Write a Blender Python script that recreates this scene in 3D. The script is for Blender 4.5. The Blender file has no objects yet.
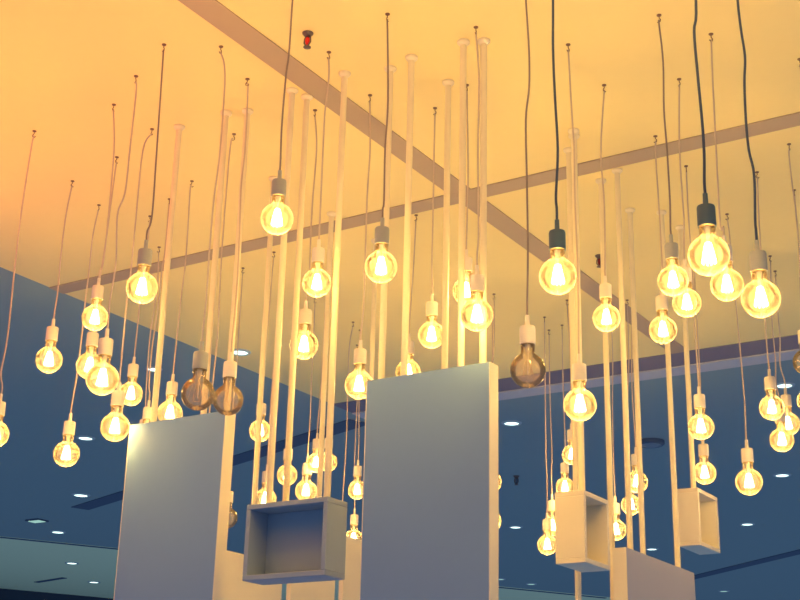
import bpy, bmesh, math, random
from mathutils import Vector, Matrix
C = bpy.context.scene.collection
random.seed(5)
ZC = 3.74            # underside of the ceiling

# label, socket, lit, size, bulb centre, cord points (metres)
PENDANTS = [
 ["globe bulb cut off by the left edge of the photo, on a long cream cord","cream","c",1,0.93,[-3.569,3.024,2.585],[[-3.57,3.022,3.72],[-3.573,3.019,3.661],[-3.576,3.015,3.399],[-3.574,3.017,3.167],[-3.571,3.021,2.934],[-3.575,3.016,2.805],[-3.569,3.024,2.758],[-3.569,3.024,2.728]]],
 ["lit globe bulb hanging alone in front of the dark ceiling at the far left","cream","c",1,1.08,[-3.776,3.407,2.986],[[-3.769,3.414,3.72],[-3.776,3.407,3.59],[-3.777,3.406,3.418],[-3.774,3.409,3.272],[-3.776,3.407,3.182],[-3.776,3.407,3.152]]],
 ["topmost lit bulb of the cluster at the left, right above two crowded bulbs","cream","c",1,0.93,[-3.155,3.025,2.938],[[-3.164,3.016,3.72],[-3.152,3.028,3.563],[-3.149,3.032,3.296],[-3.15,3.031,3.13],[-3.155,3.025,3.111],[-3.155,3.025,3.081]]],
 ["lit bulb hanging lowest on the far left, below and left of the crowded cluster","cream","c",1,1.069,[-3.861,3.628,2.674],[[-3.846,3.643,3.72],[-3.854,3.635,3.603],[-3.854,3.635,3.447],[-3.855,3.634,3.294],[-3.854,3.635,3.165],[-3.856,3.633,2.997],[-3.861,3.628,2.868],[-3.861,3.628,2.838]]],
 ["lit bulb half hidden behind a larger lit bulb in the left cluster","cream","c",1,1.033,[-3.469,3.325,2.896],[[-3.456,3.339,3.72],[-3.458,3.336,3.579],[-3.461,3.333,3.393],[-3.456,3.317,3.224],[-3.469,3.325,3.085],[-3.469,3.325,3.055]]],
 ["largest lit bulb of the left cluster, overlapping the bulb on its left","cream","c",1,1.08,[-2.959,2.896,2.664],[[-2.953,2.902,3.72],[-2.949,2.906,3.679],[-2.95,2.905,3.461],[-2.951,2.904,3.307],[-2.963,2.892,3.223],[-2.955,2.899,3.059],[-2.96,2.895,2.927],[-2.959,2.896,2.86],[-2.959,2.896,2.83]]],
 ["small lit bulb just above and right of the bulb beside the left panel top","cream","c",1,1.024,[-3.744,3.83,2.953],[[-3.737,3.837,3.72],[-3.737,3.837,3.584],[-3.743,3.831,3.403],[-3.743,3.831,3.306],[-3.744,3.83,3.14],[-3.744,3.83,3.11]]],
 ["lit bulb just left of the top left corner of the left panel","cream","c",1,1.035,[-3.195,3.208,2.608],[[-3.175,3.228,3.72],[-3.193,3.21,3.651],[-3.194,3.209,3.384],[-3.194,3.21,3.18],[-3.196,3.207,3.067],[-3.195,3.208,2.798],[-3.195,3.208,2.768]]],
 ["lit bulb with a grey socket hanging high on the left, over the ceiling band","grey","b",1,1.024,[-2.727,2.794,2.894],[[-2.729,2.792,3.72],[-2.723,2.798,3.36],[-2.72,2.801,3.137],[-2.727,2.794,3.082],[-2.727,2.794,3.052]]],
 ["lit bulb sinking behind the left panel top, right of its first pole","cream","c",1,0.987,[-3.353,3.645,2.781],[[-3.346,3.652,3.72],[-3.349,3.649,3.691],[-3.345,3.653,3.413],[-3.349,3.649,3.233],[-3.353,3.645,2.963],[-3.353,3.645,2.933]]],
 ["lamp of which only the socket tip shows above the left panel, beside its first pole","cream","c",1,0.93,[-3.551,3.736,2.735],[[-3.544,3.742,3.72],[-3.544,3.742,3.513],[-3.548,3.739,3.425],[-3.549,3.738,3.296],[-3.556,3.731,3.084],[-3.555,3.732,2.94],[-3.551,3.736,2.908],[-3.551,3.736,2.878]]],
 ["lamp behind the left panel with only its pale cord showing left of the first pole","cream","c",1,0.944,[-3.94,4.127,2.822],[[-3.943,4.124,3.72],[-3.937,4.129,3.534],[-3.946,4.121,3.312],[-3.943,4.124,3.071],[-3.94,4.127,2.998],[-3.94,4.127,2.968]]],
 ["topmost bulb left of centre, with a grey socket and long wavy cord","grey","b",1,0.977,[-2.171,2.732,2.983],[[-2.159,2.742,3.72],[-2.165,2.737,3.697],[-2.166,2.736,3.526],[-2.17,2.733,3.442],[-2.173,2.731,3.278],[-2.171,2.732,3.163],[-2.171,2.732,3.133]]],
 ["bigger unlit bulb of the pair above the left panel, with a grey socket","grey","c",0,1.059,[-2.566,2.903,2.566],[[-2.575,2.895,3.72],[-2.56,2.908,3.637],[-2.558,2.91,3.368],[-2.564,2.905,3.194],[-2.565,2.904,3.043],[-2.564,2.905,2.862],[-2.566,2.903,2.759],[-2.566,2.903,2.729]]],
 ["unlit clear bulb with a cream socket at the right corner of the left panel","cream","c",0,1.017,[-2.627,3.114,2.607],[[-2.634,3.108,3.72],[-2.631,3.111,3.698],[-2.628,3.114,3.472],[-2.631,3.111,3.336],[-2.626,3.116,3.112],[-2.624,3.116,2.94],[-2.627,3.114,2.794],[-2.627,3.114,2.764]]],
 ["unlit bulb peeking out low from behind the right edge of the left panel","cream","c",0,0.966,[-3.77,4.518,2.566],[[-3.773,4.515,3.72],[-3.771,4.513,3.469],[-3.774,4.516,3.217],[-3.78,4.516,2.966],[-3.77,4.518,2.745],[-3.77,4.518,2.715]]],
 ["lamp hidden behind the left panel, its thin cord dropping between the two pole groups","cream","c",1,0.93,[-2.948,3.4,2.474],[[-2.936,3.41,3.72],[-2.944,3.403,3.673],[-2.946,3.402,3.276],[-2.95,3.416,2.947],[-2.948,3.4,2.647],[-2.948,3.4,2.617]]],
 ["lit bulb with a cream socket between two poles, right of the topmost left centre bulb","cream","c",1,0.935,[-2.292,3.098,2.932],[[-2.289,3.1,3.72],[-2.286,3.102,3.648],[-2.292,3.098,3.52],[-2.292,3.097,3.384],[-2.292,3.098,3.21],[-2.292,3.098,3.106],[-2.292,3.098,3.076]]],
 ["lit bulb overlapping a pole, second one down in the left centre pole group","cream","c",1,1.017,[-2.562,3.407,2.861],[[-2.564,3.406,3.72],[-2.554,3.413,3.583],[-2.559,3.41,3.353],[-2.557,3.411,3.094],[-2.562,3.407,3.048],[-2.562,3.407,3.018]]],
 ["lit bulb touching the top left corner of the large central panel","cream","c",1,0.978,[-2.335,3.409,2.693],[[-2.333,3.411,3.72],[-2.327,3.414,3.529],[-2.331,3.412,3.341],[-2.33,3.413,2.983],[-2.335,3.409,2.873],[-2.335,3.409,2.843]]],
 ["lit bulb with a grey socket on a straight dark cord above the large central panel","grey","b",1,1.003,[-1.995,3.004,2.897],[[-1.998,3.002,3.72],[-1.99,3.007,3.44],[-1.994,3.005,3.272],[-1.993,3.006,3.109],[-1.995,3.004,3.082],[-1.995,3.004,3.052]]],
 ["small lit bulb behind the leftmost pole of the open grey box","cream","c",1,0.997,[-3.534,4.416,2.907],[[-3.523,4.425,3.72],[-3.527,4.418,3.39],[-3.534,4.416,3.091],[-3.534,4.416,3.061]]],
 ["lit bulb low behind the top left corner of the open grey box","cream","c",1,1.08,[-3.901,4.946,2.739],[[-3.893,4.952,3.72],[-3.897,4.947,3.449],[-3.903,4.946,3.177],[-3.901,4.946,2.936],[-3.901,4.946,2.906]]],
 ["small lit bulb between the second and third poles above the open grey box","cream","c",1,1.08,[-3.956,5.175,2.905],[[-3.95,5.18,3.72],[-3.951,5.177,3.396],[-3.956,5.175,3.101],[-3.956,5.175,3.071]]],
 ["lit bulb standing out just above the middle of the open grey box top","cream","c",1,1.08,[-3.716,5.015,2.774],[[-3.717,5.015,3.72],[-3.715,5.016,3.573],[-3.716,5.016,3.368],[-3.714,5.017,3.118],[-3.716,5.015,2.97],[-3.716,5.015,2.94]]],
 ["small lit bulb just above and behind the bulb over the grey box middle","cream","c",1,0.93,[-3.611,4.94,2.882],[[-3.603,4.947,3.72],[-3.601,4.944,3.488],[-3.608,4.949,3.257],[-3.611,4.94,3.055],[-3.611,4.94,3.025]]],
 ["small bulb mostly hidden behind the tallest pole of the grey box","cream","c",1,0.95,[-3.647,5.085,2.92],[[-3.642,5.089,3.72],[-3.642,5.085,3.393],[-3.647,5.085,3.096],[-3.647,5.085,3.066]]],
 ["small lit bulb beside the left edge of the large central panel, above another","cream","c",1,1.013,[-3.787,5.544,2.884],[[-3.798,5.536,3.72],[-3.792,5.54,3.357],[-3.786,5.544,3.144],[-3.788,5.546,3.092],[-3.787,5.544,3.07],[-3.787,5.544,3.04]]],
 ["small lit bulb low between the grey box and the central panel","cream","c",1,1.039,[-3.942,5.754,2.68],[[-3.957,5.744,3.72],[-3.945,5.745,3.5],[-3.951,5.753,3.28],[-3.95,5.75,3.06],[-3.942,5.754,2.87],[-3.942,5.754,2.84]]],
 ["lamp hidden behind the grey box, its pale cord falling to the box right corner","cream","c",1,1.032,[-3.773,5.399,2.597],[[-3.757,5.41,3.72],[-3.77,5.401,3.576],[-3.767,5.403,3.215],[-3.767,5.403,3.059],[-3.773,5.399,2.786],[-3.773,5.399,2.756]]],
 ["lit bulb hanging straight above the middle of the large central panel","cream","c",1,0.942,[-2.185,3.605,2.895],[[-2.185,3.604,3.72],[-2.186,3.604,3.576],[-2.186,3.604,3.347],[-2.187,3.603,3.163],[-2.185,3.605,3.07],[-2.185,3.605,3.04]]],
 ["lit bulb half covered by a pole, upper one of two above the panel right end","cream","c",1,0.93,[-2.004,3.517,2.991],[[-2.006,3.516,3.72],[-2.001,3.519,3.427],[-2.004,3.517,3.164],[-2.004,3.517,3.134]]],
 ["lit bulb in front of a pole, lower one of two above the panel right end","cream","c",1,1.008,[-1.792,3.209,2.779],[[-1.798,3.206,3.72],[-1.789,3.211,3.551],[-1.791,3.21,3.311],[-1.789,3.211,3.047],[-1.792,3.209,2.965],[-1.792,3.209,2.935]]],
 ["lit bulb sinking behind the top edge of the large central panel","cream","c",1,1.058,[-2.756,4.37,3.051],[[-2.74,4.38,3.72],[-2.748,4.378,3.467],[-2.756,4.37,3.244],[-2.756,4.37,3.214]]],
 ["large unlit clear bulb with a cream socket right of the central panel","cream","b",0,1.0,[-1.54,3.035,2.53],[[-1.536,3.037,3.72],[-1.536,3.037,3.662],[-1.529,3.04,3.494],[-1.53,3.04,3.374],[-1.539,3.035,3.269],[-1.538,3.036,3.082],[-1.537,3.036,2.872],[-1.54,3.035,2.714],[-1.54,3.035,2.684]]],
 ["large lit bulb with a blue grey socket on a dark cord, centre right","slate","d",1,1.0,[-1.357,2.845,2.699],[[-1.357,2.845,3.72],[-1.357,2.845,3.499],[-1.359,2.844,3.345],[-1.356,2.845,3.195],[-1.352,2.847,3.049],[-1.358,2.844,2.921],[-1.357,2.845,2.883],[-1.357,2.845,2.853]]],
 ["lit bulb in front of two poles above the pale box at right centre","cream","c",1,1.009,[-1.583,3.451,2.542],[[-1.593,3.446,3.72],[-1.588,3.448,3.539],[-1.583,3.451,3.364],[-1.584,3.451,3.193],[-1.58,3.452,2.93],[-1.583,3.451,2.727],[-1.583,3.451,2.697]]],
 ["lit bulb with a grey socket, left neighbour of the largest bulb","grey","b",1,0.931,[-1.273,3.428,2.864],[[-1.276,3.427,3.72],[-1.277,3.426,3.708],[-1.271,3.429,3.575],[-1.275,3.427,3.412],[-1.272,3.428,3.279],[-1.271,3.429,3.117],[-1.273,3.428,3.037],[-1.273,3.428,3.007]]],
 ["lit bulb in front of a pole, just below the small dark sprinkler","cream","c",1,0.93,[-1.617,3.741,2.903],[[-1.602,3.747,3.72],[-1.618,3.74,3.496],[-1.613,3.742,3.314],[-1.614,3.742,3.172],[-1.617,3.741,3.076],[-1.617,3.741,3.046]]],
 ["lit bulb at the lower left of the four bulbs crowded below the largest bulb","cream","c",1,1.02,[-1.6,4.187,2.992],[[-1.596,4.189,3.72],[-1.598,4.188,3.643],[-1.594,4.189,3.387],[-1.594,4.189,3.215],[-1.6,4.187,3.179],[-1.6,4.187,3.149]]],
 ["lit bulb half behind its left neighbour, straight below the largest bulb","cream","c",1,0.962,[-1.38,3.829,2.941],[[-1.368,3.834,3.72],[-1.378,3.83,3.477],[-1.376,3.831,3.226],[-1.38,3.829,3.12],[-1.38,3.829,3.09]]],
 ["lit bulb above another, behind the pole of the small right box","cream","c",1,0.974,[-1.588,4.483,2.713],[[-1.59,4.482,3.72],[-1.591,4.482,3.639],[-1.591,4.482,3.495],[-1.588,4.483,3.273],[-1.59,4.482,3.078],[-1.588,4.483,2.893],[-1.588,4.483,2.863]]],
 ["lit bulb resting in view just above the small right box","cream","c",1,0.997,[-1.855,5.252,2.725],[[-1.847,5.254,3.72],[-1.853,5.252,3.53],[-1.852,5.253,3.302],[-1.853,5.252,3.124],[-1.855,5.252,2.909],[-1.855,5.252,2.879]]],
 ["largest lit bulb of all, with a blue grey socket and thick dark cord","slate","d",1,1.0,[-0.931,2.742,2.637],[[-0.926,2.744,3.72],[-0.926,2.744,3.306],[-0.934,2.741,3.218],[-0.932,2.742,3.1],[-0.928,2.743,2.967],[-0.928,2.743,2.889],[-0.931,2.742,2.821],[-0.931,2.742,2.791]]],
 ["lit bulb tucked under the lower right of the largest bulb","cream","c",1,1.019,[-1.177,3.613,2.895],[[-1.177,3.612,3.72],[-1.18,3.611,3.594],[-1.183,3.61,3.335],[-1.185,3.61,3.087],[-1.177,3.613,3.082],[-1.177,3.613,3.052]]],
 ["lit bulb hanging alone against the dark ceiling at lower right","cream","c",1,1.08,[-1.592,5.003,2.615],[[-1.609,4.998,3.72],[-1.604,5.0,3.623],[-1.596,5.002,3.292],[-1.593,5.003,3.148],[-1.589,5.004,2.942],[-1.592,5.003,2.811],[-1.592,5.003,2.781]]],
 ["big lit bulb on a wavy dark cord, right of the largest bulb","grey","d",1,1.0,[-0.912,3.052,2.628],[[-0.916,3.051,3.72],[-0.916,3.051,3.472],[-0.913,3.052,3.38],[-0.908,3.053,3.299],[-0.914,3.052,3.226],[-0.917,3.051,3.116],[-0.915,3.051,3.03],[-0.907,3.054,2.96],[-0.912,3.052,2.837],[-0.912,3.052,2.812],[-0.912,3.052,2.782]]],
 ["upper left bulb of the three tangled lit bulbs at the far right","cream","c",1,0.95,[-1.382,4.663,2.801],[[-1.374,4.666,3.72],[-1.379,4.664,3.54],[-1.383,4.663,3.142],[-1.384,4.663,3.021],[-1.382,4.663,2.977],[-1.382,4.663,2.947]]],
 ["right bulb of the three tangled lit bulbs at the far right","cream","c",1,1.08,[-1.633,5.732,3.018],[[-1.638,5.731,3.72],[-1.639,5.73,3.526],[-1.639,5.73,3.407],[-1.649,5.736,3.296],[-1.633,5.732,3.214],[-1.633,5.732,3.184]]],
 ["lowest bulb of the three tangled lit bulbs at the far right","cream","c",1,1.071,[-1.608,5.537,2.9],[[-1.6,5.539,3.72],[-1.612,5.536,3.444],[-1.61,5.536,3.256],[-1.613,5.529,3.16],[-1.608,5.537,3.095],[-1.608,5.537,3.065]]],
 ["dim unlit bulb cut by the right edge of the photo, upper of the two there","cream","c",0,0.948,[-1.2,4.489,2.901],[[-1.196,4.49,3.72],[-1.199,4.489,3.696],[-1.197,4.49,3.586],[-1.192,4.491,3.467],[-1.192,4.491,3.319],[-1.2,4.489,3.077],[-1.2,4.489,3.047]]],
 ["lit bulb cut by the right edge of the photo, lower of the two there","cream","c",1,0.945,[-1.309,4.895,2.875],[[-1.3,4.898,3.72],[-1.302,4.9,3.487],[-1.308,4.891,3.254],[-1.309,4.895,3.05],[-1.309,4.895,3.02]]],
 ["small lit bulb just above the top left corner of the right centre box","cream","c",1,0.99,[-2.827,5.965,2.891],[[-2.827,5.965,3.72],[-2.827,5.965,3.444],[-2.823,5.967,3.13],[-2.825,5.966,3.087],[-2.827,5.965,3.074],[-2.827,5.965,3.044]]],
 ["small lit bulb behind the poles above the right centre box","cream","c",1,0.99,[-2.632,5.636,2.964],[[-2.64,5.633,3.72],[-2.63,5.638,3.418],[-2.632,5.636,3.146],[-2.632,5.636,3.116]]],
 ["small lit bulb hanging lowest, left of the right centre box","cream","c",1,1.008,[-2.851,5.808,2.582],[[-2.85,5.809,3.72],[-2.851,5.808,3.432],[-2.852,5.808,3.048],[-2.85,5.813,2.893],[-2.851,5.808,2.767],[-2.851,5.808,2.737]]],
 ["small lit bulb tucked behind the left side of the right centre box","cream","c",1,1.045,[-2.92,6.007,2.711],[[-2.922,6.006,3.72],[-2.922,6.006,3.361],[-2.917,6.009,3.098],[-2.919,6.004,2.985],[-2.92,6.007,2.902],[-2.92,6.007,2.872]]],
 ["small lit bulb between the right centre box and the lower right panel top","cream","c",1,1.042,[-2.52,5.866,2.639],[[-2.511,5.87,3.72],[-2.511,5.872,3.49],[-2.517,5.865,3.26],[-2.517,5.856,3.029],[-2.52,5.866,2.829],[-2.52,5.866,2.799]]],
 ["small lit bulb behind the pole pair, middle of three above the lower right panel","cream","c",1,0.975,[-2.398,5.766,2.73],[[-2.383,5.772,3.72],[-2.385,5.772,3.44],[-2.401,5.768,3.16],[-2.398,5.766,2.91],[-2.398,5.766,2.88]]],
 ["small lit bulb behind the pole pair, highest of three above the lower right panel","cream","c",1,1.003,[-2.205,5.377,2.745],[[-2.197,5.381,3.72],[-2.204,5.383,3.446],[-2.211,5.374,3.173],[-2.205,5.377,2.929],[-2.205,5.377,2.899]]],
 ["small bulb edge peeking past the right side of the central panel, upper one","cream","c",1,1.07,[-2.926,5.379,2.813],[[-2.913,5.386,3.72],[-2.914,5.389,3.473],[-2.931,5.38,3.225],[-2.926,5.379,3.008],[-2.926,5.379,2.978]]],
 ["small bulb edge peeking past the right side of the central panel, lower one","cream","c",1,1.08,[-3.038,5.585,2.675],[[-3.029,5.59,3.72],[-3.03,5.586,3.427],[-3.028,5.582,3.134],[-3.038,5.585,2.871],[-3.038,5.585,2.841]]],
 ["lamp beyond the right edge, only its ceiling hook showing in the top corner","cream","c",1,0.95,[-0.97,3.906,2.809],[[-0.983,3.903,3.72],[-0.977,3.899,3.465],[-0.968,3.905,3.21],[-0.97,3.906,2.985],[-0.97,3.906,2.955]]],
]


# ------------------------------------------------------------------ materials
def new_mat(name):
    m = bpy.data.materials.new(name); m.use_nodes = True
    nt = m.node_tree; nt.nodes.clear()
    out = nt.nodes.new('ShaderNodeOutputMaterial')
    return m, nt, out

def paint(name, col, rough=.6, bump=.0, scale=60, var=.03, metallic=0, spec=.5):
    m, nt, out = new_mat(name)
    b = nt.nodes.new('ShaderNodeBsdfPrincipled')
    nt.links.new(b.outputs[0], out.inputs[0])
    tc = nt.nodes.new('ShaderNodeTexCoord')
    n = nt.nodes.new('ShaderNodeTexNoise'); n.inputs['Scale'].default_value = scale; n.inputs['Detail'].default_value = 3
    nt.links.new(tc.outputs['Object'], n.inputs['Vector'])
    r = nt.nodes.new('ShaderNodeMapRange')
    r.inputs['To Min'].default_value = 1-var; r.inputs['To Max'].default_value = 1+var
    nt.links.new(n.outputs['Fac'], r.inputs['Value'])
    mx = nt.nodes.new('ShaderNodeVectorMath'); mx.operation = 'SCALE'
    mx.inputs[0].default_value = col
    nt.links.new(r.outputs[0], mx.inputs['Scale'])
    nt.links.new(mx.outputs[0], b.inputs['Base Color'])
    b.inputs['Roughness'].default_value = rough
    b.inputs['Metallic'].default_value = metallic
    b.inputs['Specular IOR Level'].default_value = spec
    if bump:
        bp = nt.nodes.new('ShaderNodeBump'); bp.inputs['Strength'].default_value = bump; bp.inputs['Distance'].default_value = .002
        nt.links.new(n.outputs['Fac'], bp.inputs['Height']); nt.links.new(bp.outputs[0], b.inputs['Normal'])
    return m

def glow(name, col, strength):
    m, nt, out = new_mat(name)
    e = nt.nodes.new('ShaderNodeEmission'); e.inputs[0].default_value = (*col, 1); e.inputs[1].default_value = strength
    nt.links.new(e.outputs[0], out.inputs[0])
    return m

def globe_glass(name, gmin=.07, gmax=.5, clear=False):
    m, nt, out = new_mat(name); N = nt.nodes.new; K = nt.links.new
    tr = N('ShaderNodeBsdfTransparent'); tr.inputs[0].default_value = (1, .96, .86, 1)
    tl = N('ShaderNodeBsdfTranslucent'); tl.inputs[0].default_value = (1, .80, .58, 1)
    df = N('ShaderNodeBsdfDiffuse'); df.inputs[0].default_value = (.95, .74, .5, 1)
    gl = N('ShaderNodeBsdfGlossy'); gl.inputs[0].default_value = (1, .95, .85, 1); gl.inputs[1].default_value = .06
    lw = N('ShaderNodeLayerWeight'); lw.inputs[0].default_value = .35
    rm = N('ShaderNodeMapRange'); rm.inputs['From Min'].default_value = .6 if clear else .25; rm.inputs['From Max'].default_value = 1.0
    rm.inputs['To Min'].default_value = gmin; rm.inputs['To Max'].default_value = gmax
    K(lw.outputs['Facing'], rm.inputs['Value'])
    a = N('ShaderNodeMixShader'); a.inputs[0].default_value = .45; K(tl.outputs[0], a.inputs[1]); K(df.outputs[0], a.inputs[2])
    b = N('ShaderNodeMixShader'); K(rm.outputs[0], b.inputs[0]); K(tr.outputs[0], b.inputs[1]); K(a.outputs[0], b.inputs[2])
    fr = N('ShaderNodeFresnel'); fr.inputs[0].default_value = 1.45
    if clear:
        gl.inputs[1].default_value = .15; gl.inputs[0].default_value = (1, .93, .78, 1); K(gl.outputs[0], b.inputs[2])
        h = N('ShaderNodeMixShader'); h.inputs[0].default_value = .16; K(tr.outputs[0], h.inputs[1]); K(a.outputs[0], h.inputs[2]); K(h.outputs[0], b.inputs[1])
    c = N('ShaderNodeMixShader'); K(fr.outputs[0], c.inputs[0]); K(b.outputs[0], c.inputs[1]); K(gl.outputs[0], c.inputs[2])
    K(c.outputs[0], out.inputs[0])
    return m

BULB_COL = (1.0, .59, .13)
BULB_W = 4.3
M = dict(
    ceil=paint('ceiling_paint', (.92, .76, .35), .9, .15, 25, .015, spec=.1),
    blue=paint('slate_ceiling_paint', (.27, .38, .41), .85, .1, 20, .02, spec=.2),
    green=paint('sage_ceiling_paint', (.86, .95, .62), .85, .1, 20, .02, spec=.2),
    band=paint('brown_band', (.47, .37, .27), .8, 0, 30, .02, spec=.1),
    gap=paint('grey_shadow_gap', (.22, .20, .26), .8),
    panel=paint('cool_grey_panel_lacquer', (.21, .36, .62), .5, .05, 40, .015, spec=.3),  # pale boards toned cool, the shade is put into the colour
    taupe=paint('taupe_panel_lacquer', (.46, .46, .54), .5, .05, 40, .015, spec=.3),  # shade of the front face mixed into the board colour
    shade=paint('grey_box_lacquer', (.31, .40, .52), .5, .05, 40, .015, spec=.3),  # shade of the box painted in as a cool grey
    slot=paint('dark_slot', (.07, .12, .20), .8),
    strip=paint('edge_strip', (.55, .56, .60), .8),
    wall=paint('far_wall_paint', (.03, .05, .09), .9),
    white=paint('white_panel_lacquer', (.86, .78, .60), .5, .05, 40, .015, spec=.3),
    pole=paint('pole_white_enamel', (.90, .80, .55), .4, 0, 60, .02),
    cream=paint('cream_socket_plastic', (.85, .78, .66), .45),
    grey=paint('grey_socket_plastic', (.42, .44, .42), .5),  # pale socket darkened where less lamp light reaches it
    slate=paint('slate_socket_plastic', (.07, .14, .20), .5),  # backlit front sockets, their shade painted into the plastic colour
    cord_cream=paint('pale_fabric_cord', (.62, .50, .40), .9, .5, 900, .12),
    cord_dark=paint('dark_fabric_cord', (.06, .09, .16), .9, .5, 900, .12),  # front cords, darkened in colour for the weaker light on them
    cord_brown=paint('grey_brown_fabric_cord', (.28, .22, .20), .9, .5, 900, .12),  # milder darkening for other less lit front cords
    hook=paint('dark_steel_hook', (.20, .11, .08), .4, metallic=.5),
    brass=paint('bulb_screw_base', (.75, .6, .35), .3, metallic=.9),
    wire=paint('filament_wire_cold', (.6, .42, .25), .4, metallic=.4),
    glass=globe_glass('amber_globe_glass'),
    clear=globe_glass('clear_globe_glass', .05, .35, True),
    fil=glow('hot_filament', (1.0, .66, .26), 60),
    led=glow('downlight_lamp', (.72, 1.0, .93), 2.6),
    leddim=glow('dim_downlight_lamp', (.45, .8, .72), .75),
    ring=paint('downlight_trim', (.45, .55, .6), .4),
    red=paint('sprinkler_glass_red', (.8, .02, .02), .15),
    darkred=paint('sprinkler_glass_dark', (.22, .02, .04), .15),
    chrome=paint('sprinkler_chrome', (.16, .12, .11), .3, metallic=.6),
    vent=paint('vent_grey', (.20, .27, .34), .6),
)
M['fil'].cycles.emission_sampling = 'NONE'

# ------------------------------------------------------------------ mesh helpers
def box(bm, x0, x1, y0, y1, z0, z1):
    v = [bm.verts.new(p) for p in ((x0,y0,z0),(x1,y0,z0),(x1,y1,z0),(x0,y1,z0),(x0,y0,z1),(x1,y0,z1),(x1,y1,z1),(x0,y1,z1))]
    for f in ((0,3,2,1),(4,5,6,7),(0,1,5,4),(1,2,6,5),(2,3,7,6),(3,0,4,7)):
        bm.faces.new([v[i] for i in f])

def prism(bm, pts, z0, z1):
    a = [bm.verts.new((x, y, z0)) for x, y in pts]; b = [bm.verts.new((x, y, z1)) for x, y in pts]
    bm.faces.new(a[::-1]); bm.faces.new(b)
    n = len(pts)
    for i in range(n):
        bm.faces.new((a[i], a[(i+1) % n], b[(i+1) % n], b[i]))

def lathe(bm, prof, seg=24, cx=0, cy=0, cap=True):
    rings = []
    for r, z in prof:
        rings.append([bm.verts.new((cx+r*math.cos(2*math.pi*i/seg), cy+r*math.sin(2*math.pi*i/seg), z)) for i in range(seg)])
    for a, b in zip(rings, rings[1:]):
        for i in range(seg):
            bm.faces.new((a[i], a[(i+1) % seg], b[(i+1) % seg], b[i]))
    if cap:
        if prof[0][0] > 1e-5: bm.faces.new(rings[0][::-1])
        if prof[-1][0] > 1e-5: bm.faces.new(rings[-1])

def tube(bm, pts, r, seg=8):
    pts = [Vector(p) for p in pts]; rings = []
    up = Vector((1, 0, 0))
    for i, p in enumerate(pts):
        d = (pts[min(i+1, len(pts)-1)] - pts[max(i-1, 0)]).normalized()
        s = d.cross(up)
        if s.length < .05: s = d.cross(Vector((0, 1, 0)))
        s.normalize(); t = s.cross(d).normalized()
        rings.append([bm.verts.new(p + r*(math.cos(2*math.pi*k/seg)*s + math.sin(2*math.pi*k/seg)*t)) for k in range(seg)])
    for a, b in zip(rings, rings[1:]):
        for k in range(seg):
            bm.faces.new((a[k], a[(k+1) % seg], b[(k+1) % seg], b[k]))
    bm.faces.new(rings[0][::-1]); bm.faces.new(rings[-1])

def smooth_path(pts, n=5):
    P = [Vector(p) for p in pts]; P = [P[0]] + P + [P[-1]]; out = []
    for i in range(1, len(P)-2):
        a, b, c, d = P[i-1], P[i], P[i+1], P[i+2]
        for k in range(n):
            t = k/n
            out.append(.5*((2*b) + (c-a)*t + (2*a-5*b+4*c-d)*t*t + (3*b-a-3*c+d)*t**3))
    out.append(P[-2])
    return out

def obj(name, bm, m, parent=None, smooth=False, loc=(0,0,0), bevel=0):
    bmesh.ops.remove_doubles(bm, verts=bm.verts, dist=1e-6)
    bmesh.ops.recalc_face_normals(bm, faces=bm.faces)
    me = bpy.data.meshes.new(name); bm.to_mesh(me); bm.free()
    me.materials.append(M[m])
    if smooth:
        for p in me.polygons: p.use_smooth = True
    o = bpy.data.objects.new(name, me); C.objects.link(o); o.location = loc
    if parent: o.parent = parent
    if bevel:
        b = o.modifiers.new('bevel', 'BEVEL'); b.width = bevel; b.segments = 2; b.limit_method = 'ANGLE'
    return o

def tag(o, label, cat, group=None):
    o['label'] = label; o['category'] = cat
    if group: o['group'] = group
    return o

def thing(name, loc, label, cat, group=None):
    o = bpy.data.objects.new(name, None); C.objects.link(o); o.location = loc
    o.empty_display_size = .05
    return tag(o, label, cat, group)

def struct(name, bm, m):
    o = obj(name, bm, m); o['kind'] = 'structure'; return o

def auto_smooth(o, ang=40):
    for p in o.data.polygons: p.use_smooth = True
    o.data.set_sharp_from_angle(angle=math.radians(ang))

# ------------------------------------------------------------------ the setting
XE, YE = -4.78, 7.06
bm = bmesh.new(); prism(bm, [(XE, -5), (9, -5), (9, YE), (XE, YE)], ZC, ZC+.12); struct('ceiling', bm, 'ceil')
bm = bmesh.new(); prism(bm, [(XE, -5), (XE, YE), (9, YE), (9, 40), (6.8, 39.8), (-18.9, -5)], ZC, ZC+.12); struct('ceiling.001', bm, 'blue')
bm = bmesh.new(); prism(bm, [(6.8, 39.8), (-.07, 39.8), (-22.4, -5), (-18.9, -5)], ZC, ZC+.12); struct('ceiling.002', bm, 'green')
bm = bmesh.new(); prism(bm, [(-22.4, -5), (-.07, 39.8), (-.3, 39.9), (-22.6, -4.9)], 0, ZC); struct('wall_far', bm, 'wall')
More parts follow.
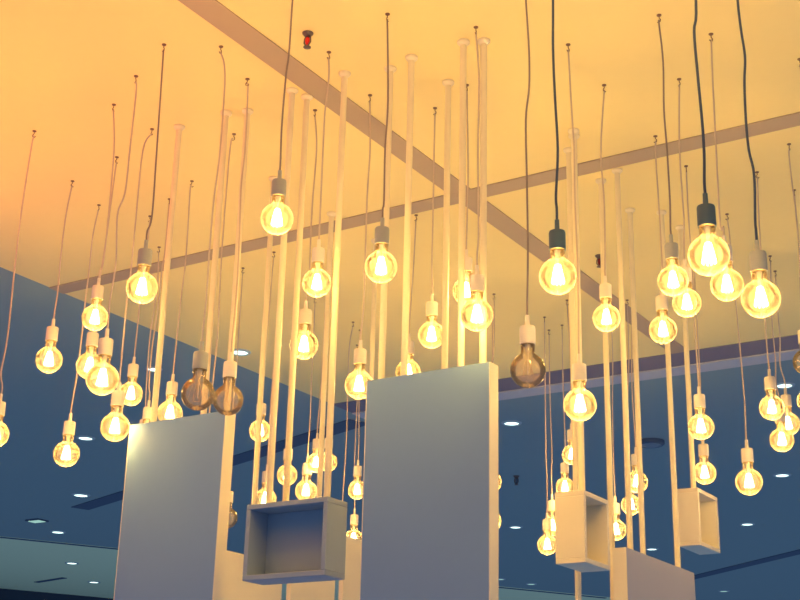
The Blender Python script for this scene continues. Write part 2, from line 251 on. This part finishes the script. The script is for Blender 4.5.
# flush bands crossing the pale ceiling, the dark shadow gap and the pale strip at its far edge
def band(name, pts, m, t=.004): 
    bm = bmesh.new(); prism(bm, pts, ZC-t, ZC+.01); return struct(name, bm, m)
band('trim_1', [(-2.51, -5), (-2.41, -5), (-2.41, 6.68), (-2.51, 6.68)], 'band', .004)
band('trim_2', [(XE, 4.26), (9, 4.26), (9, 4.355), (XE, 4.355)], 'band', .005)
band('trim_3', [(XE, 6.68), (9, 6.68), (9, 6.91), (XE, 6.91)], 'gap', .004)
band('trim_4', [(XE, 6.91), (9, 6.91), (9, YE), (XE, YE)], 'strip', .012)
def slot_line(name, a, b, w, m='slot'):
    a, b = Vector(a), Vector(b); n = (b-a).normalized(); n = Vector((-n.y, n.x))*w/2
    return band(name, [tuple(a-n), tuple(b-n), tuple(b+n), tuple(a+n)], m, .006)
slot_line('trim_5', (-4.86, 7.12), (-8.84, 8.54), .17)
slot_line('trim_6', (-6.2, 15.3), (1.5, 9.2), .16)
slot_line('trim_7', (-10.74, 9.32), (-7.0, 15.9), .05)
slot_line('trim_8', (-12.95, 11.9), (-12.3, 11.75), .07)
# dark beam dropping below the far ceiling at the lower left
bm = bmesh.new(); prism(bm, [(-15.6, 10.4), (-13.6, 11.0), (-13.9, 12.3), (-15.9, 11.8)], ZC-.30, ZC); o = struct('trim_9', bm, 'wall')

# ------------------------------------------------------------------ ceiling fittings
def downlight(loc, label, r=.052, dim=False, group='round downlights in the dark ceiling'):
    t = thing('downlight', (loc[0], loc[1], ZC), label, 'downlight', group)
    bm = bmesh.new(); lathe(bm, [(r*.86, -.002), (r*.9, -.008), (r*1.12, -.007), (r*1.25, 0)], 28, cap=False); obj('trim_ring', bm, 'ring', t, True)
    bm = bmesh.new(); lathe(bm, [(.0001, -.004), (r*.6, -.0045), (r*.88, -.003)], 28, cap=False); obj('lamp_disc', bm, 'leddim' if dim else 'led', t, True)
for x, y, r, d, lab in (
    (-3.99, 7.62, .055, 0, 'downlight just right of the central panel, below the unlit bulb'),
    (-5.73, 11.01, .055, 0, 'downlight left of the right centre box'),
    (-7.30, 14.42, .055, 1, 'dim far downlight low between the central panel and the box'),
    (-7.45, 13.92, .055, 1, 'dim far downlight touching the lower right edge of the central panel'),
    (-2.90, 9.92, .055, 0, 'downlight under the lone bulb at the far right'),
    (-3.78, 11.75, .055, 0, 'downlight right of the small right box'),
    (-5.06, 12.66, .055, 0, 'downlight just above the lower right panel'),
    (-5.44, 15.85, .055, 1, 'dim far downlight at the bottom right below the dark ceiling slot'),
    (-8.40, 8.11, .065, 0, 'downlight right above the dark slot left of the left panel'),
    (-9.96, 9.36, .065, 0, 'downlight near the edge of the pale green ceiling at lower left'),
    (-11.34, 10.92, .065, 0, 'upper of the two downlights in the pale green ceiling'),
    (-12.24, 12.19, .065, 0, 'lower of the two downlights in the pale green ceiling'),
    (-6.87, 6.62, .055, 0, 'downlight between two lit bulbs left of the left panel'),
    (-5.27, 5.56, .040, 0, 'downlight behind cords just left of the first pole'),
    (-4.61, 5.54, .050, 0, 'downlight in the pale ceiling right of the left panel poles'),
    (-2.16, 7.57, .050, 0, 'downlight behind the tangled bulbs at the far right'),
):
    downlight((x, y), lab, r, bool(d))
t = thing('square_downlight', (-9.66, 8.80, ZC), 'square greenish downlight in a dark frame at the lower left', 'downlight')
bm = bmesh.new(); box(bm, -.085, .085, -.07, .07, -.012, 0); obj('frame', bm, 'slot', t)
bm = bmesh.new(); box(bm, -.07, .07, -.045, .045, -.016, -.010); obj('lamp_plate', bm, 'leddim', t)
t = thing('ceiling_vent', (-3.37, 8.49, ZC), 'round grey vent dome on the dark ceiling behind the right poles', 'vent')
t.scale = (.75, .75, .75)
bm = bmesh.new(); lathe(bm, [(.125, 0), (.125, -.03), (.11, -.042), (.098, -.042)], 32, cap=False); obj('rim', bm, 'slot', t, True)
bm = bmesh.new(); lathe(bm, [(.098, -.042), (.09, -.03), (.06, -.05), (.03, -.058), (.0001, -.06)], 32, cap=False); obj('dome', bm, 'vent', t, True)

def sprinkler(x, y, label, red='red', s=1.0):
    t = thing('fire_sprinkler', (x, y, ZC), label, 'sprinkler'); t.scale = (s, s, s)
    bm = bmesh.new(); lathe(bm, [(.019, 0), (.019, -.003), (.014, -.008), (.010, -.014), (.0001, -.014)], 24, cap=False); obj('escutcheon', bm, 'chrome', t, True)
    bm = bmesh.new()
    for k in (-1, 1): tube(bm, [(0.004*k, 0, -.012), (.012*k, 0, -.020), (.013*k, 0, -.036), (.004*k, 0, -.048), (0, 0, -.052)], .0028)
    obj('frame_arms', bm, 'chrome', t, True)
    bm = bmesh.new(); lathe(bm, [(.002, -.014), (.0075, -.020), (.0085, -.030), (.0065, -.040), (.002, -.046)], 16); obj('glass_bulb', bm, red, t, True)
    bm = bmesh.new(); lathe(bm, [(.004, -.050), (.013, -.053), (.013, -.055), (.003, -.057)], 16); obj('deflector', bm, 'chrome', t)
sprinkler(-2.28, 2.97, 'red glass fire sprinkler on the bright ceiling near the top of the photo', s=.95)
sprinkler(-2.26, 5.17, 'small dark red fire sprinkler between the poles at centre right', red='darkred', s=1.0)
sprinkler(-4.71, 9.07, 'tiny dark fire sprinkler on the dark ceiling right of the central panel', red='slot', s=1.3)

# ------------------------------------------------------------------ poles, panels, open boxes
def pole_bm(z0, z1, r=.0105):
    bm = bmesh.new(); lathe(bm, [(r, z0), (r, z1)], 16); return bm
def pole(parent, x, y, zbot, r=.0105):
    """pole and its ceiling flange, parent at the world origin of x, y"""
    px, py, pz = parent.location
    o = obj('pole', pole_bm(zbot - pz, ZC - .004 - pz, r), 'pole', parent, loc=(x-px, y-py, 0)); auto_smooth(o)
    bm = bmesh.new(); lathe(bm, [(.011, ZC-.016-pz), (.014, ZC-.014-pz), (.0205, ZC-.007-pz), (.0205, ZC-pz)], 20)
    f = obj('ceiling_flange', bm, 'pole', o); auto_smooth(f)
    return o

def panel(loc, sx, sy, h, label, poles, group='panels hung from poles', m='white', edge=False):
    """loc = centre of the top edge"""
    t = thing('hanging_panel', loc, label, 'panel', group)
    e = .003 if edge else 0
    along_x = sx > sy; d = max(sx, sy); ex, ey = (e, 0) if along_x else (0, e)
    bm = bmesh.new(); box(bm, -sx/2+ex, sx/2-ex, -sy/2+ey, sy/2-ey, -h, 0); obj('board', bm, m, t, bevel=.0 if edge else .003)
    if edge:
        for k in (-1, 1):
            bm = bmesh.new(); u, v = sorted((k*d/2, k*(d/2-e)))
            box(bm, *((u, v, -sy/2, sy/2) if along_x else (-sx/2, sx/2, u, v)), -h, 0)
            q = obj('edge_band', bm, 'white', t); q['label'] = 'pale edge strip'  # pale strips paint in the lamp-lit ends of a shade-toned board
    for x, y in poles: pole(t, x, y, loc[2]-.001)
    return t
Y1, Y2 = 3.262, 3.288
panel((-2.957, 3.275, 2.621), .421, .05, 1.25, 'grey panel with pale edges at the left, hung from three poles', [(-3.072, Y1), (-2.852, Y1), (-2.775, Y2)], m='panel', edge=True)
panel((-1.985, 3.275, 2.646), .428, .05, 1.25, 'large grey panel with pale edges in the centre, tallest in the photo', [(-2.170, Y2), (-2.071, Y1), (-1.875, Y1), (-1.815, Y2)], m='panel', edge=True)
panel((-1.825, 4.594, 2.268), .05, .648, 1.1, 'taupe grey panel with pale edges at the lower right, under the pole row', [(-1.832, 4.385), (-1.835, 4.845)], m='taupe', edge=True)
panel((-3.04, 3.765, 2.245), .022, .41, 1.1, 'pale panel seen between the left panel and the grey box underside', [(-3.04, 3.79)])
panel((-3.04, 4.165, 2.235), .022, .285, 1.1, 'pale panel seen straight below the grey box', [(-3.04, 4.19)])
panel((-3.04, 4.50, 2.412), .022, .28, 1.2, 'pale panel rising between the grey box and the central panel', [(-3.04, 4.53)])
panel((-1.925, 4.45, 1.80), .05, .75, .8, 'low white board behind the lower right panel, only its three poles showing', [(-1.917, 4.132), (-1.925, 4.44), (-1.938, 4.76)])
panel((-2.05, 3.46, 2.40), .20, .05, .9, 'white board hidden behind the central panel, only its thin pole showing', [(-2.05, 3.465)])

def open_box(name_label, x0, x1, y0, y1, z0, z1, opening, poles, w=.016, group='open display boxes hung from poles', m='white'):
    cx, cy = (x0+x1)/2, (y0+y1)/2
    t = thing('display_box', (cx, cy, z1), name_label, 'box', group)
    X0, X1, Y0, Y1_, H = x0-cx, x1-cx, y0-cy, y1-cy, z1-z0
    def p(n, *a):
        bm = bmesh.new(); box(bm, *a); return obj(n, bm, m, t, bevel=.0015)
    p('top_board', X0, X1, Y0, Y1_, -w, 0)
    p('bottom_board', X0, X1, Y0, Y1_, -H, -H+w)
    if opening == '-y':
        p('side_board', X0, X0+w, Y0, Y1_, -H+w, -w); p('side_board', X1-w, X1, Y0, Y1_, -H+w, -w)
        p('back_board', X0+w, X1-w, Y1_-w, Y1_, -H+w, -w)
    else:
        p('side_board', X0, X1, Y0, Y0+w, -H+w, -w); p('side_board', X0, X1, Y1_-w, Y1_, -H+w, -w)
        p('back_board', X0, X0+w, Y0+w, Y1_-w, -H+w, -w)
    for x, y in poles: pole(t, x, y, z1-.001)
    return t
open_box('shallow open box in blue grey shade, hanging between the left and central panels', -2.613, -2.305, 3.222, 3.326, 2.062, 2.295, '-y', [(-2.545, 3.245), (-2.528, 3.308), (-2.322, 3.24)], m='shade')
open_box('open white box at right centre, its opening facing right', -1.868, -1.765, 3.862, 4.055, 2.157, 2.386, '+x', [(-1.835, 4.00), (-1.850, 4.035)])
open_box('smaller open white box at the right, lit warm inside', -1.888, -1.80, 5.005, 5.232, 2.388, 2.614, '+x', [(-1.825, 5.03)])

# ------------------------------------------------------------------ pendant lamps
# meshes built once, then shared: origin of the bulb is the centre of its globe
def globe_bm():
    bm = bmesh.new(); R = .0475; prof = []
    for i in range(1, 23):
        a = -math.pi/2 + i*math.radians(154)/22
        prof.append((R*math.cos(a), R*math.sin(a)))
    prof = [(.0001, -R)] + prof
    r, z = prof[-1]
    prof += [(.0192, .0450), (.0184, .048), (.0182, .055), (.0190, .066), (.0190, .074)]
    lathe(bm, prof, 28, cap=False); return bm
def filament_bm(r=.0016, n=10):
    bm = bmesh.new()
    top = lambda t: (.006*math.cos(t), .006*math.sin(t), .029)
    mid = lambda t: (.0115*math.cos(t), .0115*math.sin(t), .004)
    low = lambda t: (.0155*math.cos(t), .0155*math.sin(t), -.018)
    for k in range(n):
        p, q, s = (2*math.pi*(k+d)/n for d in (0, .5, 1))
        tube(bm, [top(p), mid(p), low(q)], r, 5); tube(bm, [low(q), mid(s), top(s)], r, 5)
    return bm
def stem_bm():
    bm = bmesh.new(); lathe(bm, [(.008, .070), (.0060, .056), (.0038, .045), (.0032, .030), (.0045, .026), (.0001, .024)], 14, cap=False)
    tube(bm, [(0, 0, .026), (0, 0, -.012)], .0012, 6); return bm
def socket_bm():        # origin at its lower rim
    bm = bmesh.new()
    lathe(bm, [(.0185, .004), (.0195, .0), (.0208, 0), (.0212, .003), (.0212, .046), (.0200, .0505), (.0150, .052), (.0072, .0525), (.0064, .055), (.0056, .083), (.0036, .084)], 28, cap=False)
    bm.faces.ensure_lookup_table(); return bm
def base_bm():
    bm = bmesh.new(); lathe(bm, [(.0150, .0700), (.0182, .0710), (.0182, .0770), (.0001, .0775)], 24, cap=False); return bm
def hook_bm():
    bm = bmesh.new(); lathe(bm, [(.0095, 0), (.0090, -.003), (.0035, -.0045), (.0001, -.0045)], 14, cap=False)
    tube(bm, [(0, 0, 0), (0, 0, -.014), (.006, 0, -.022), (.005, 0, -.030), (-.003, 0, -.033), (-.009, 0, -.028)], .0020, 6)
    return bm
proto = {}
def shared(name, fn, m):
    o = obj(name, fn(), m); auto_smooth(o, 50); C.objects.unlink(o); return o
P_globe = shared('globe_bulb', globe_bm, 'glass')
P_fil = shared('filament', filament_bm, 'fil')
P_cold = shared('filament', lambda: filament_bm(.0006, 5), 'wire')
P_clear = shared('globe_bulb', globe_bm, 'clear')
P_stem = shared('glass_stem', stem_bm, 'cream')
P_base = shared('screw_base', base_bm, 'brass')
P_sock = {c: shared('socket', socket_bm, c) for c in ('cream', 'grey', 'slate')}
P_hook = shared('ceiling_hook', hook_bm, 'hook')
def put(src, parent, loc=(0,0,0), scale=1, rz=0):
    o = src.copy(); C.objects.link(o); o.parent = parent; o.location = loc; o.scale = (scale,)*3; o.rotation_euler.z = rz
    return o
lamp = bpy.data.lights.new('bulb_light', 'POINT'); lamp.color = BULB_COL; lamp.energy = BULB_W; lamp.shadow_soft_size = .006
for label, sock, cord, lit, s, b, pts in PENDANTS:
    cord = {'c': 'cord_cream', 'b': 'cord_brown', 'd': 'cord_dark'}[cord]
    a = Vector(pts[0]); a.z = ZC
    t = thing('pendant_lamp', a, label, 'pendant lamp', 'bare globe bulb lamps hung on cords')
    b = Vector(b); loc = b - a
    put(P_hook, t, scale=.8, rz=random.uniform(0, 6.28))
    path = smooth_path(pts)
    bm = bmesh.new(); tube(bm, [p - a for p in path], .0034 if cord == 'cord_dark' else .0028, 7)
    obj('cord', bm, cord, t, True)
    put(P_sock[sock], t, loc + Vector((0, 0, .070*s)), s)
    g = put(P_globe if lit else P_clear, t, loc, s)
    put(P_base, g)
    if lit:
        put(P_fil, g); put(P_stem, g)
        L = bpy.data.objects.new('bulb_light', lamp); C.objects.link(L); L.parent = g; L.location = (0, 0, -.002)
    else:
        put(P_cold, g); put(P_stem, g)

# ------------------------------------------------------------------ light and camera
W = bpy.data.worlds.new('world'); bpy.context.scene.world = W; W.use_nodes = True
bg = W.node_tree.nodes['Background']; bg.inputs[0].default_value = (.36, .58, 1.0, 1); bg.inputs[1].default_value = .35
def point(name, loc, col, e, r):
    l = bpy.data.lights.new(name, 'POINT'); l.color = col; l.energy = e; l.shadow_soft_size = r
    o = bpy.data.objects.new(name, l); C.objects.link(o); o.location = loc
def uplight(loc, col, e, ang=150):  # unseen spots without fixtures, added to warm the ceiling
    l = bpy.data.lights.new('ceiling_uplight', 'SPOT'); l.color = col; l.energy = e; l.shadow_soft_size = .12
    l.spot_size = math.radians(ang); l.spot_blend = .6
    o = bpy.data.objects.new('ceiling_uplight', l); C.objects.link(o); o.location = loc; o.rotation_euler = (math.pi, 0, 0)
uplight((-4.1, 1.7, 2.45), (1, .20, .0), 170)
uplight((-0.9, 1.3, 2.4), (1, .52, .07), 140)
uplight((-0.2, 1.6, 2.4), (1, .60, .2), 60)

cam = bpy.data.cameras.new('camera'); cam.sensor_width = 36; cam.lens = 1336.6/800*36; cam.clip_end = 200
co = bpy.data.objects.new('camera', cam); C.objects.link(co)
yaw, pit, rol = (math.radians(v) for v in (32.682, 19.787, 1.420))
f = Vector((-math.sin(yaw)*math.cos(pit), math.cos(yaw)*math.cos(pit), math.sin(pit)))
r = Vector((math.cos(yaw), math.sin(yaw), 0)); u = r.cross(f)
r2 = r*math.cos(rol) + u*math.sin(rol); u2 = -r*math.sin(rol) + u*math.cos(rol)
co.matrix_world = Matrix(((r2.x, u2.x, -f.x, 0), (r2.y, u2.y, -f.y, 0), (r2.z, u2.z, -f.z, 1.5), (0, 0, 0, 1)))
sc = bpy.context.scene; sc.camera = co
sc.view_settings.view_transform = 'Standard'; sc.view_settings.look = 'None'
sc.view_settings.gamma = 1; sc.view_settings.use_curve_mapping = False; sc.view_settings.exposure = 0
sc.render.engine = 'CYCLES'
sc.cycles.max_bounces = 12; sc.cycles.transparent_max_bounces = 24; sc.cycles.diffuse_bounces = 4
sc.cycles.sample_clamp_indirect = 4; sc.cycles.use_denoising = True
